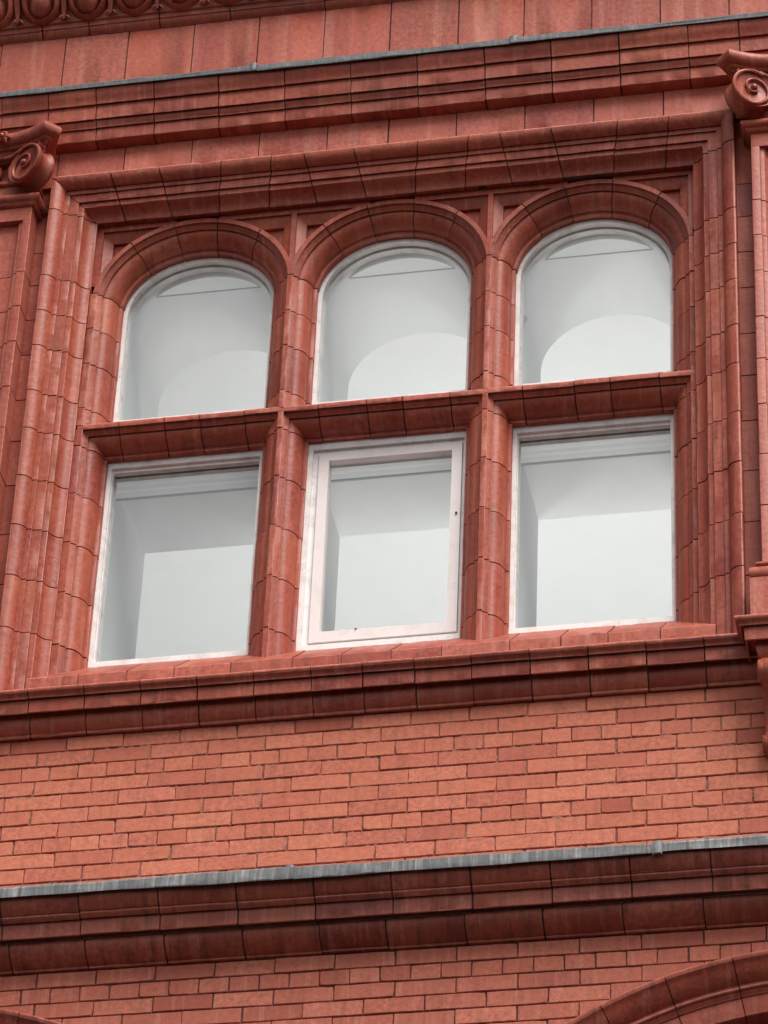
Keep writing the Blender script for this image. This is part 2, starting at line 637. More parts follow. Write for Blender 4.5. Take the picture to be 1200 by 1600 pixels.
def arc(cy, cz, r, a0, a1, n=7, rz=None):
    rz = r if rz is None else rz
    return [(cy + r * cos(radians(a0 + (a1 - a0) * i / (n - 1))), cz + rz * sin(radians(a0 + (a1 - a0) * i / (n - 1)))) for i in range(n)]

def extend(js, step, lo, hi):
    js = list(js)
    while js[0] > lo:
        js.insert(0, js[0] - step)
    while js[-1] < hi:
        js.append(js[-1] + step)
    return js

# upper string course
us = [(0.05, 13.530), (-0.128, 13.480), (-0.128, 13.472)]
us += [(-0.127, 13.462), (-0.124, 13.445), (-0.116, 13.427), (-0.108, 13.413), (-0.104, 13.400), (-0.103, 13.394)]
us += [(-0.091, 13.393), (-0.0885, 13.315), (-0.076, 13.3175), (-0.075, 13.308), (-0.071, 13.296), (-0.0655, 13.288), (-0.0655, 13.2815)]
us += [(-0.0555, 13.2815), (-0.0545, 13.2165), (0.0, 13.2072), (0.05, 13.2072)]
US_J = extend([-1.9, -1.681, -1.457, -1.187, -0.886, -0.581, -0.278, 0.027, 0.332, 0.633, 0.938, 1.246, 1.473], 0.305, -3.4, 3.3)
course('upper_string_course', us, US_J, q=((-0.103, 13.394, .007), (-0.0885, 13.315, .007), (-0.0655, 13.2815, .007)), label='moulded terracotta string course under the upper lead flashing')

# frieze blocks between string and window head
fz = [(0.0, 13.2068), (0.0, 13.00), (0.05, 13.00), (0.05, 13.2068)]
course('frieze', fz, extend([-1.64, -1.328, -1.016, -0.706, -0.392, -0.114, 0.193, 0.502, 0.811, 1.12, 1.435], 0.31, -3.3, 3.2),
       ['ashlar', 'terracotta_arris'], label='plain terracotta frieze blocks above the window head', mort='mortar')

# tall ashlar band above the upper flashing
ab = [(0.0, 13.9395), (0.0, 13.49), (0.05, 13.49), (0.05, 13.9395)]
course('ashlar_band', ab, extend([-1.669, -1.369, -1.056, -0.748, -0.439, -0.129, 0.186, 0.489, 0.799], 0.31, -3.3, 3.2),
       ['ashlar', 'terracotta_arris'], label='tall rain-streaked terracotta blocks above the upper lead flashing', wob=0.002)

# sill string course and its projections under the pilasters
def sill_string_profile(dy=0.0, dz=0.0):
    p = [(0.03, 10.215), (-0.112, 10.158), (-0.124, 10.149), (-0.124, 10.140), (-0.1215, 10.1345), (-0.114, 10.1295), (-0.108, 10.1245), (-0.105, 10.118),
         (-0.105, 10.1135), (-0.090, 10.1135), (-0.088, 10.0555), (-0.050, 10.0525), (-0.050, 10.047)]
    p += [(-0.0485, 10.035), (-0.0445, 10.022), (-0.0385, 10.010), (-0.031, 10.0005), (-0.024, 9.9935)]
    p += [(-0.0215, 9.9925), (-0.0205, 9.9805), (0.0, 9.9835), (0.03, 9.9835)]
    return p
SSQ = ((-0.105, 10.1135, .007), (-0.088, 10.0555, .022))
SS = [-1.461, -1.228, -0.995, -0.763, -0.53, -0.296, -0.088, 0.122, 0.351, 0.586, 0.816, 1.046, 1.276]
PIL = (1.65, -1.849)
SJ = [PIL[1] + 0.12] + SS + [PIL[0] - 0.12]
course('sill_string_course', sill_string_profile(), SJ, q=SSQ, label='moulded terracotta string course below the window sill')

# lower cornice (two courses of blocks, capped with lead)
lc1 = [(0.03, 9.19), (-0.195, 9.14), (-0.195, 9.112), (-0.193, 9.10), (-0.188, 9.087), (-0.180, 9.073), (-0.172, 9.063), (-0.166, 9.0565), (-0.163, 9.054),
       (-0.157, 9.0545), (-0.1565, 9.048), (-0.150, 9.040), (-0.143, 9.0345), (-0.141, 9.0325), (-0.128, 9.0345), (-0.122, 8.9725), (-0.085, 8.9745), (0.03, 8.9745)]
LJ1 = extend([-1.453, -1.141, -0.827, -0.52, -0.219, 0.083, 0.386, 0.69, 0.993, 1.296], 0.305, -3.3, 3.2)
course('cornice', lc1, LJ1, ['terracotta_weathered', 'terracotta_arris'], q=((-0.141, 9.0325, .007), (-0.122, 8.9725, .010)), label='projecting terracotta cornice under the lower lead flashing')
lc2 = [(0.03, 8.974), (-0.087, 8.974), (-0.0865, 8.958), (-0.082, 8.945), (-0.074, 8.933), (-0.062, 8.922), (-0.048, 8.912), (-0.034, 8.904), (-0.022, 8.8985),
       (-0.0135, 8.8965), (-0.012, 8.8905), (0.0, 8.8885), (0.03, 8.8885)]
LJ2 = extend([-1.43, -1.13, -0.817, -0.51, -0.211, 0.046, 0.35, 0.648, 0.95, 1.254], 0.305, -3.3, 3.2)
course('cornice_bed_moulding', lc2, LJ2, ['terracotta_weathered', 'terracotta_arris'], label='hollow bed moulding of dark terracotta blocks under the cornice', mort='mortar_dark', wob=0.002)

# ---- lead flashings ----------------------------------------------
def flashing(name, yb, zb, yf, zt, zbot, seams, label, wav, mat):
    par = None
    rng = random.Random(len(name))
    ph = [rng.uniform(0, 6) for _ in range(4)]
    def w(x):
        return wav * (sin(x * 2.1 + ph[0]) + 0.6 * sin(x * 5.3 + ph[1]) + 0.4 * sin(x * 11.7 + ph[2]) + 0.3 * sin(x * 23 + ph[3]))
    par = empty(name, bld)
    par['label'] = label
    for i in range(len(seams) - 1):
        a, b = seams[i], seams[i + 1] + 0.03
        n = max(8, int((b - a) / 0.035))
        loops = []
        lift = 0.0035 if i % 2 else 0.0
        for k in range(n + 1):
            x = a + (b - a) * k / n
            q, q2 = w(x), w(x + 7.7)
            edge = 0.0035 if (k < 1 or k > n - 1) else 0.0
            o = -lift - edge * 0.4
            pts = [(x, yb, zb + 0.002), (x, yf + 0.035, zt + 0.006 + q * .5 + lift), (x, yf + 0.010 + o, zt + 0.003 + q + lift), (x, yf + o + q2 * .6, zt - 0.006 + q),
                   (x, yf + o + q2 + rng.uniform(-.0012, .0012), (zt + zbot) / 2), (x, yf + o - 0.001 + q2 * 1.2 + rng.uniform(-.0012, .0012), zbot + 0.004 + q2 * 1.3), (x, yf + o + q2, zbot + q2 * 1.5),
                   (x, yf + 0.0045 + o + q2, zbot + 0.001 + q2 * 1.5), (x, yf + 0.006 + q2, zt - 0.010), (x, yf + 0.04, zt - 0.004), (x, yb, zb - 0.004)]
            loops.append(pts)
        Geo().loft(loops).build('lead_sheet', mat, par, 22)
        if i:
            # welted seam
            loops = []
            x0 = a + 0.012
            P = [(yb + .0, zb + .004), (yf + .03, zt + .011), (yf - .002, zt + .006), (yf - .005, (zt + zbot) / 2), (yf - .005, zbot), (yf + .002, zbot - .003)]
            for dx, g in ((-.020, -0.004), (-.012, 0.0035), (.010, 0.0045), (.017, -0.004)):
                loops.append([(x0 + dx, y - g * .7, z + g * .5 + w(x0)) for y, z in P])
            Geo().loft(loops, closed=False, caps=False).build('lead_seam', mat, par, 50)

flashing('lead_flashing', 0.0, 9.205, -0.215, 9.150, 9.101, [-3.3, -1.72, 0.0 - 0.32, 1.09, 2.4, 3.4],
         'bright streaked lead flashing along the top of the lower cornice', 0.0028, 'lead')
flashing('lead_flashing', 0.0, 13.545, -0.139, 13.499, 13.464, [-3.4, -2.1, -0.735, 0.455, 1.9, 3.4],
         'dull thin lead flashing on the upper string course', 0.0030, 'lead_dull')

# ---- egg and dart at the very top ---------------------------------
ed = [(0.05, 13.9400), (-0.004, 13.9405), (-0.019, 13.952), (-0.026, 13.966), (-0.0275, 13.972), (-0.036, 13.974), (-0.037, 13.996),
      (-0.050, 14.000), (-0.052, 14.02), (-0.060, 14.05), (-0.074, 14.085), (-0.098, 14.125), (-0.135, 14.155), (-0.150, 14.17), (-0.18, 14.172), (-0.18, 14.23), (0.05, 14.25)]
egg_c = course('egg_and_dart_cornice', ed, extend([-1.67 - .1118, -1.558, -1.334 - .1118 + .2236, -0.887, -0.44], 0.447, -3.4, 3.2),
               label='carved egg and dart moulding along the top edge of the picture')
def shell_path(cx, half, z_lo, tilt):
    pts = []
    for i in range(19):
        t = pi + pi * i / 18
        pts.append((cx + half * cos(t), z_lo + half * 1.05 + half * 1.05 * sin(t)))
    return [(pts[0][0], pts[0][1] + 0.08)] + pts + [(pts[-1][0], pts[-1][1] + 0.08)]
def ov(z):      # front of the ovolo at height z
    return -0.060 - max(0.0, z - 14.0) * 0.50
x = -1.7827 - 3 * 0.2236
while x < 2.9:
    eg = Geo()
    loops = []
    for i in range(1, 12):
        t = -pi / 2 + pi * i / 12
        z = 14.083 + 0.066 * sin(t)
        r = 0.056 * cos(t)
        loops.append([(x + r * cos(2 * pi * k / 16), ov(14.07) + 0.022 + 0.058 * cos(t) * sin(2 * pi * k / 16) - .3 * (z - 14.07), z) for k in range(16)])
    eg.loft(loops)
    eg.build('egg', 'terracotta', egg_c, 60)
    sh = Geo()
    rows = []
    for half, zb_, out in ((.064, 14.0105, 0.034), (.066, 14.008, -.006), (.073, 14.003, -.018), (.085, 13.999, -.016), (.096, 13.9945, 0.008), (.098, 13.994, 0.04)):
        rows.append([(px, ov(pz) + out, pz) for px, pz in shell_path(x, half, zb_, 0)])
    sh.loft(rows, False, False)
    sh.build('egg_surround', 'terracotta', egg_c, 60)
    dx = x + 0.1118
    dt = Geo()
    dt.loft([[(dx - .003, ov(14.0) - .012, 14.000), (dx + .003, ov(14.0) - .012, 14.000), (dx, ov(14.0) + .01, 14.0)],
             [(dx - .011, ov(14.03) - .012, 14.045), (dx + .011, ov(14.03) - .012, 14.045), (dx, ov(14.03) + .02, 14.045)],
             [(dx - .014, ov(14.13) - .022, 14.14), (dx + .014, ov(14.13) - .022, 14.14), (dx, ov(14.13) + .02, 14.14)]])
    for s in (-1, 1):
        dt.tube([(dx + s * .002, ov(14.0) - .006, 14.026), (dx + s * .010, ov(14.0) - .012, 14.018), (dx + s * .020, ov(14.0) - .012, 14.008), (dx + s * .026, ov(14.0) - .008, 14.000)],
                [.004, .006, .006, .003], 6)
    dt.build('dart', 'terracotta', egg_c, 60)
    x += 0.2236

# ------------------------------------------------------------------ the window
BAY, HF = 0.886, 0.0115
BX = [XC - BAY, XC, XC + BAY]
MX = [XC - BAY / 2, XC + BAY / 2]
JU = 1.5 * BAY                        # jamb axis from XC
FE = JU - HF                          # flat edge
A_, B_, ZS = BAY / 2 - HF, 0.391, 12.41
Z_FLAT = ZS + B_                      # crown of the flat edge
ZT0, ZT1 = 11.665, 11.6895            # transom flat
ZJ = [12.44, 12.238, 12.038, 11.787, 11.579, 11.32, 11.059, 10.797, 10.53]
EP = [(0.0, 0.106), (0.002, 0.117), (0.0195, 0.132), (0.0215, 0.144), (0.026, 0.1448), (0.033, 0.1475), (0.041, 0.152), (0.049, 0.159), (0.057, 0.169),
      (0.064, 0.181), (0.069, 0.194), (0.0725, 0.208), (0.0735, 0.2165), (0.0865, 0.2175), (0.0865, 0.30)]      # (inward offset, Y)
OP = [(0.0255, 0.12), (0.0255, 0.0755), (0.032, 0.0745), (0.042, 0.0715), (0.052, 0.066), (0.061, 0.0575), (0.069, 0.046), (0.0745, 0.033), (0.0770, 0.0205),
      (0.0985, 0.0195), (0.1005, 0.008), (0.1385, 0.006), (0.1415, -0.0035), (0.1590, -0.0045), (0.1610, -0.0120), (0.1660, -0.0225), (0.1735, -0.0325),
      (0.183, -0.0410), (0.194, -0.0465), (0.207, -0.0495), (0.2160, -0.0500), (0.2205, -0.0470), (0.2205, 0.05)]  # (outward offset, Y)

OPB, EPB = OP, EP
OP = [(0.032, 0.12), (0.032, 0.083), (0.0258, 0.081), (0.0255, 0.0755)] + OPB[2:9] + [(0.0985, 0.0195), (0.1055, 0.0193), (0.1055, 0.0125), (0.1005, 0.0115), (0.1005, 0.008),
      (0.1385, 0.006), (0.1455, 0.0058), (0.1455, 0.0005), (0.1415, -0.0003), (0.1415, -0.0035), (0.1590, -0.0045), (0.1645, -0.0045), (0.1645, -0.0105), (0.1610, -0.0120)] + OPB[15:]
EP = [(0.0, 0.106), (0.0005, 0.1095), (-0.0045, 0.1105), (-0.0045, 0.117), (0.0195, 0.132), (0.0195, 0.1355), (0.015, 0.1362), (0.015, 0.1435)] + EPB[4:]

def mull_section(fine=True):
    r = [(e + HF, y) for e, y in (EP if fine else EPB)]
    return [(-u, y) for u, y in reversed(r)] + r

# outer order: jamb blocks (left, right)
for side in (-1, 1):
    sec, fl = chamfer([(d, y) for d, y in OP] + [(0.10, 0.12)])
    seci = inset([(d, y) for d, y in OPB] + [(0.10, 0.12)], 0.0075)
    zs = [12.83] + ZJ + [10.16]
    lab = 'left' if side < 0 else 'right'
    g = Geo().loft([[(XC + side * (FE + d), y, 10.16) for d, y in seci], [(XC + side * (FE + d), y, Z_FLAT + d) for d, y in seci]])
    par = g.build('window_jamb', 'mortar', bld, 0)
    par['label'] = 'moulded terracotta jamb on the %s of the window' % lab
    for i in range(len(zs)):
        top = None if i == 0 else zs[i - 1]
        bot = zs[i]
        if i == len(zs) - 1 and bot >= zs[i - 1]:
            break
        dy, dx = jit(.0014), jit(.001)
        lo = [(XC + side * (FE + d) + dx, y + dy, bot + G) for d, y in sec]
        hi = [(XC + side * (FE + d) + dx, y + dy, (Z_FLAT + d) if top is None else top - G) for d, y in sec]
        Geo().loft(worn(lo, hi, fl, 7), flags=fl).build('block', TC, par)

# outer order: head blocks
sec, fl = chamfer([(d, y) for d, y in OP] + [(0.10, 0.12)])
seci = inset([(d, y) for d, y in OPB] + [(0.10, 0.12)], 0.0075)
g = Geo().loft([[(XC - FE - d, y, Z_FLAT + d) for d, y in seci], [(XC + FE + d, y, Z_FLAT + d) for d, y in seci]])
head = g.build('window_head', 'mortar', bld, 0)
head['label'] = 'moulded terracotta head across the top of the three arched lights'
HJ = [(-1.375, -1.317), (-1.15, -1.104), (-0.859, -0.887), (-0.63, -0.66), (-0.487, -0.442), (-0.261, -0.218), (0.034, 0.002), (0.262, 0.226),
      (0.396, 0.437), (0.625, 0.665), (0.926, 0.886), (1.152, 1.117)]
for i in range(len(HJ) + 1):
    dz, dy = jit(.0024), jit(.0022)
    def xj(j, d, s):
        if j < 0:
            return XC - FE - d
        if j >= len(HJ):
            return XC + FE + d
        f = (d - 0.0255) / 0.195
        return HJ[j][1] + (HJ[j][0] - HJ[j][1]) * f + s * G
    a = [(xj(i - 1, d, 1), y + dy, Z_FLAT + d + dz) for d, y in sec]
    b = [(xj(i, d, -1), y + dy, Z_FLAT + d + dz) for d, y in sec]
    Geo().loft(worn(a, b, fl, 8), flags=fl).build('block', TC, head)

# inner order: jamb reveals, mullions
def column(name, section, xs, label, base, half):
    """section [(x offset, Y, e)] closed; blocks between the joints"""
    secp = [(p[0], p[1]) for p in section]
    P, fl = chamfer(secp)
    def e_of(x):
        return half(x)
    Q = inset(base, 0.006)
    par = Geo()
    par.loft([[(xs + x, y, 10.24) for x, y in Q], [(xs + x, y, ZT0 - max(0, e_of(x)) - .004) for x, y in Q]])
    par.loft([[(xs + x, y, ZT1 - .01) for x, y in Q], [(xs + x, y, 12.44) for x, y in Q]])
    par = par.build(name, 'mortar', bld, 0)
    par['label'] = label
    tops = [12.44, 12.238, 12.038, 11.787]
    for i, t in enumerate(tops):
        bot = tops[i + 1] if i + 1 < len(tops) else ZT1
        dx, dy = jit(.0012), jit(.0014)
        Geo().loft(worn([(xs + x + dx, y + dy, bot + (G if bot != ZT1 else 0)) for x, y in P], [(xs + x + dx, y + dy, t - G) for x, y in P], fl, 6), flags=fl).build('block', TC, par)
    tops = [None, 11.579, 11.32, 11.059, 10.797, 10.53, 10.24]
    for i in range(len(tops) - 1):
        bot = tops[i + 1]
        dx, dy = (jit(.0012), jit(.0014)) if i else (0, 0)
        hi = []
        for x, y in P:
            zt = (ZT0 - max(0.0, e_of(x))) if tops[i] is None else tops[i] - G
            hi.append((xs + x + dx, y + dy, max(zt, bot + .0045)))
        lo = [(xs + x + dx, y + dy, bot + G) for x, y in P]
        Geo().loft(worn(lo, hi, fl, 6), flags=fl).build('block', TC, par)
    return par

for k, mx in enumerate(MX):
    column('mullion', [(x, y, 0) for x, y in mull_section()], mx,
           '%s of the two terracotta mullions between the lights' % ('left' if k == 0 else 'right'), mull_section(False), lambda x: abs(x) - HF)
for side in (-1, 1):
    pts = [(-side * e, y) for e, y in EP] + [(side * 0.05, 0.30), (side * 0.05, 0.121), (side * 0.0325, 0.121), (side * 0.0325, 0.106)]
    ptsb = [(-side * e, y) for e, y in EPB] + pts[-4:]
    column('window_jamb_reveal', [(x, y, 0) for x, y in pts], XC + side * FE,
           'inner roll moulding of the window jamb on the %s' % ('left' if side < 0 else 'right'), ptsb, lambda x, s=side: -s * x)

# transoms
for k, cx in enumerate(BX):
    prof = [(0.106, ZT1), (0.106, ZT0)] + [(y, ZT0 - e) for e, y in EP[1:]] + [(0.30, 11.81), (0.25, 11.8095)]
    P, fl = chamfer(prof)
    Q = inset([(0.106, ZT1), (0.106, ZT0)] + [(y, ZT0 - e) for e, y in EPB[1:]] + [(0.30, 11.81), (0.25, 11.8095)], 0.006)
    def endx(z, s, y, z_top=ZT0):
        e = max(0.0, ZT0 - z)
        if z >= ZT0 - 1e-6:
            return cx + s * (BAY / 2 + (0.0138 if (k == 0 and s < 0) or (k == 2 and s > 0) else 0.0))
        return cx + s * (BAY / 2 - HF - e)
    par = Geo().loft([[(endx(z, -1, y), y, z) for y, z in Q], [(endx(z, 1, y), y, z) for y, z in Q]]).build('transom', 'mortar', bld, 0)
    par['label'] = 'terracotta transom under the %s arched light' % ('left', 'middle', 'right')[k]
    js = ([-1.264, -1.062, -0.906, -0.71], [-0.386, -0.175, -0.02, 0.185], [0.496, 0.717, 0.87, 1.079])[k]
    for i in range(5):
        dy, dz = jit(.0018), jit(.0020)
        sl = [random.uniform(-.02, .02) for _ in range(2)]
        a = [((endx(z, -1, y) if i == 0 else js[i - 1] + G), y + dy, z + (dz if i not in (0,) else 0)) for y, z in P]
        b = [((endx(z, 1, y) if i == 4 else js[i] - G), y + dy, z + dz) for y, z in P]
        Geo().loft(worn(a, b, fl, 6), flags=fl).build('block', TC, par)

# arches over the lights
def ell(t, off, cx, a=A_, b=B_):
    """point at angle t on the flat edge, moved outward by off"""
    x, z = a * cos(t), b * sin(t)
    nx, nz = b * cos(t), a * sin(t)
    L = sqrt(nx * nx + nz * nz)
    return cx + x + nx / L * off, ZS + z + nz / L * off

AJ = ([132, 104, 78, 49], [133, 105, 77, 48], [132, 105, 77, 46])
RW = 0.022
for k, cx in enumerate(BX):
    prof = [(RW, 0.106)] + [(-e, y) for e, y in EP] + [(RW, 0.30)]
    P, fl = chamfer(prof, skip=(0,))
    Q = inset([(RW, 0.106)] + [(-e, y) for e, y in EPB] + [(RW, 0.30)], 0.006)
    lim_l = BAY / 2 - .0004 if k > 0 else BAY / 2 + 0.0135
    lim_r = BAY / 2 - .0004 if k < 2 else BAY / 2 + 0.0135
    def place(sec, t, dy=0.0, dr=0.0):
        L = []
        for d, y in sec:
            px, pz = ell(t, d + dr, cx)
            px = max(cx - lim_l, min(cx + lim_r, px))
            L.append((px, y + dy, pz))
        return L
    def low(sec, s, z, dy=0.0):
        L = []
        for d, y in sec:
            px = cx + s * min(A_ + d, lim_l if s < 0 else lim_r)
            L.append((px, y + dy, z))
        return L
    tt = [radians(180 * i / 48) for i in range(49)]
    par = Geo().loft([place(Q, t) for t in tt]).build('window_arch', 'mortar', bld, 0)
    par['label'] = 'round terracotta arch over the %s upper light' % ('left', 'middle', 'right')[k]
    angs = [180] + AJ[k] + [0]
    for i in range(5):
        dg = math.degrees(G / A_)
        a1 = angs[i] - (dg if i else 0)
        a0 = angs[i + 1] + (dg if i < 4 else 0)
        n = max(4, int((a1 - a0) / 3.5))
        dy, dr = jit(.0012), jit(.0014)
        loops = [place(P, radians(a1 + (a0 - a1) * j / n), dy, dr) for j in range(n + 1)]
        if i == 0:
            loops = [low(P, -1, 12.44 + G, dy)] + [l for l in loops if min(p[2] for p in l) > 12.446]
        if i == 4:
            loops = [l for l in loops if min(p[2] for p in l) > 12.446] + [low(P, 1, 12.44 + G, dy)]
        Geo().loft(loops, flags=fl).build('voussoir', TC, par)

# spandrels: flat bars round a sunk, splayed panel
ZB = Z_FLAT - 0.002
def spandrel(sides, bar, label, jamb=0):
    """sunk panels each side of a bar at x = bar, down to the backs of the arches; sides: [(sign, arch centre)]"""
    g = Geo()
    zt = Z_FLAT + 0.033
    zlo = ZS + 0.02
    f = 0.1075
    bl = bar - (0.021 if jamb < 0 else HF)
    br = bar + (0.021 if jamb > 0 else HF)
    g.box(bl, br, f, 0.2, zlo + .05, ZB)
    ends = [c - s * .1 for s, c in sides]
    xa = min(ends + [bl]); xb = max(ends + [br])
    g.box(xa, xb, f + .0006, 0.2, ZB, zt)
    OFF = 0.006
    def zel(x, c):
        q = 1 - ((x - c) / (A_ + OFF)) ** 2
        return ZS + (B_ + OFF) * sqrt(q) if q > 0 else zlo
    w, h = 0.040, 0.048
    for s, c in sides:
        e = br if s > 0 else bl
        far = c - s * .1
        n = 16
        xs = [e + (far - e) * i / n for i in range(n + 1)]
        g.loft([[(x, 0.160, min(zel(x, c), ZB)) for x in xs], [(x, 0.160, ZB) for x in xs]], False, False)
    par = g.build('spandrel', TC, bld)
    par['label'] = label
    for s, c in sides:
        e = br if s > 0 else bl
        far = c - s * .1
        q = Geo()
        n = 16
        top, low, foot = [], [], []
        for i in range(n + 1):                       # splay along the top
            f_ = i / n
            x0 = e + (far - e) * f_
            x1 = e + s * w + (far - e - s * w) * f_
            z1 = min(ZB, max(ZB - h, zel(x1, c)))
            k = (ZB - z1) / h
            top.append((x0, .121, ZB))
            low.append((x0 + (x1 - x0) * k, .121 + .021 * k, z1))
            foot.append((x0 + (x1 - x0) * k, .160, z1))
        q.loft([top, low, foot], False, False)
        out, inn, foot = [], [], []
        for i in range(n + 1):                       # splay along the bar
            z0 = ZB + (zlo + .05 - ZB) * i / n
            z1 = ZB - h + (zlo + .05 - ZB + h) * i / n
            kk = 1.0
            while kk > 0 and zel(e + s * w * kk, c) > z1:
                kk -= 0.05
            kk = max(kk, 0.0)
            out.append((e, .121, z0))
            inn.append((e + s * w * kk, .121 + .021 * kk, z0 + (z1 - z0) * kk))
            foot.append((e + s * w * kk, .160, z0 + (z1 - z0) * kk))
        q.loft([out, inn, foot], False, False)
        q.build('sunk_panel_moulding', TC, par, 0)
spandrel([(-1, BX[0]), (1, BX[1])], MX[0], 'sunk terracotta spandrel between the left and middle arches')
spandrel([(-1, BX[1]), (1, BX[2])], MX[1], 'sunk terracotta spandrel between the middle and right arches')
spandrel([(1, BX[0])], XC - JU, 'sunk terracotta spandrel beside the left jamb', -1)
spandrel([(-1, BX[2])], XC + JU, 'sunk terracotta spandrel beside the right jamb', 1)

# sill blocks
sp = [(0.30, 10.506), (0.25, 10.5025), (0.014, 10.299), (0.012, 10.296), (0.012, 10.15), (0.30, 10.15)]
SLJ = [XC - 1.417, -1.297, -1.094, -0.896, -0.66, -0.404, -0.204, 0.001, 0.207, 0.484, 0.689, 0.879, 1.089, XC + 1.417]
course('window_sill', sp, SLJ, label='steep weathered terracotta sill under the three lower lights', mort='mortar_brick', wob=0.002)

# ---- joinery and glass --------------------------------------------
EO = 0.0865
def win_label(row, k):
    return ('left', 'middle', 'right')[k]
OH = BAY / 2 - HF - EO                # half clear opening
def arch_loop(cx, off, y, zbot, n=40):
    """outline of the clear opening of an upper light, shrunk by off"""
    L = [(cx - OH + off, y, zbot)]
    for i in range(n + 1):
        t = pi - pi * i / n
        px, pz = ell(t, -EO - off, cx)
        L.append((px, y, pz))
    L.append((cx + OH - off, y, zbot))
    return L

ZU, ZTOP, ZLO = 11.806, ZT0 - EO, 10.498
def ring(g, outer, inner, y0, y1, m=0, closed=True):
    """frame solid between two outlines (lists of (x, z))"""
    n = len(outer)
    loops = []
    for i in range(n):
        (xo, _, zo), (xi, _, zi) = outer[i], inner[i]
        loops.append([(xo, y0, zo), (xi, y0, zi), (xi, y1, zi), (xo, y1, zo)])
    if closed:
        loops.append(loops[0])
    return g.loft(loops, True, False, None, m)

def rect(x0, x1, z0, z1):
    return [(x0, 0, z0), (x0, 0, z1), (x1, 0, z1), (x1, 0, z0)]

for k, cx in enumerate(BX):
    # upper light
    w = empty('window', bld)
    w['label'] = '%s of the three upper windows with arched head and white frame' % win_label(0, k)
    g = Geo()
    ring(g, arch_loop(cx, -0.012, 0, ZU - .02), arch_loop(cx, 0.017, 0, ZU + .010), 0.252, 0.262)
    ring(g, arch_loop(cx, -0.012, 0, ZU - .02), arch_loop(cx, 0.013, 0, ZU + .010), 0.262, 0.30)
    ring(g, arch_loop(cx, -0.012, 0, ZU - .02), arch_loop(cx, 0.022, 0, ZU + .014), 0.292, 0.325)
    g.build('frame', 'paint', w, 40)
    P = arch_loop(cx, 0.012, 0.284, ZU + .008)
    Geo().loft([P, [(x, y + .006, z) for x, y, z in P]]).build('pane', 'glass', w, 0)
    # lower light
    w = empty('window', bld)
    w['label'] = ('left fixed lower window with white frame', 'middle lower window with a pink-white opening sash in its frame',
                  'right fixed lower window with white frame')[k]
    x0, x1 = cx - OH, cx + OH
    g = Geo()
    o = rect(x0 - .012, x1 + .012, ZLO - .01, ZTOP + .012)
    if k != 1:
        ring(g, o, rect(x0 + .018, x1 - .018, ZLO + .030, ZTOP - .030), 0.250, 0.266)
        ring(g, o, rect(x0 + .021, x1 - .021, ZLO + .036, ZTOP - .044), 0.266, 0.292)
        ring(g, o, rect(x0 + .024, x1 - .024, ZLO + .040, ZTOP - .047), 0.301, 0.325)
        g.build('frame', 'paint', w, 0)
        P = [(x, 0.295, z) for x, _, z in rect(x0 + .019, x1 - .019, ZLO + .034, ZTOP - .042)]
        Geo().loft([P, [(x, y + .006, z) for x, y, z in P]]).build('pane', 'glass', w, 0)
    else:
        ring(g, o, rect(x0 + .022, x1 - .010, ZLO + .022, ZTOP - .034), 0.240, 0.256)
        ring(g, o, rect(x0 + .046, x1 - .018, ZLO + .034, ZTOP - .050), 0.256, 0.270)
        ring(g, o, rect(x0 + .058, x1 - .026, ZLO + .046, ZTOP - .064), 0.270, 0.32)
        g.build('frame', 'paint', w, 0)
        s0, s1, z0, z1 = x0 + .049, x1 - .021, ZLO + .037, ZTOP - .053
        g = Geo()
        so = rect(s0, s1, z0, z1)
        si = rect(s0 + .044, s1 - .043, z0 + .052, z1 - .040)
        ring(g, so, si, 0.246, 0.300)
        sash = g.build('sash', 'paint_sash', w, 0)
        Geo().box(s1 - .020, s1 - .012, 0.240, 0.247, 11.140, 11.148).build('catch', 'dark_hole', w, 0)
        Geo().box(s0 + .195, s0 + .202, 0.242, 0.247, z0 + .050, z0 + .054).build('catch', 'dark_hole', w, 0)
        P = [(x, 0.276, z) for x, _, z in rect(s0 + .040, s1 - .040, z0 + .048, z1 - .036)]
        Geo().loft([P, [(x, y + .006, z) for x, y, z in P]]).build('pane', 'glass', w, 0)

# ---- the room behind -----------------------------------------------
room = empty('room', bld)
room['label'] = 'bright white room seen through the glass'
YI = 0.90
RC = 13.05
g = Geo()
g.box(-3.0, 3.0, YI, 6.0, RC, RC + 0.1)
g.build('ceiling', 'plaster', room, 0)
g = Geo()
g.box(-3.0, 3.0, YI - .5, 6.0, 9.45, 9.55)
g.build('floor', 'carpet', room, 0)
g = Geo()
g.box(-3.1, -3.0, YI, 6.0, 9.5, RC + .1)
g.box(3.0, 3.1, YI, 6.0, 9.5, RC + .1)
g.box(-3.1, 3.1, 6.0, 6.1, 9.5, RC + .1)
g.build('wall', 'plaster', room, 0)
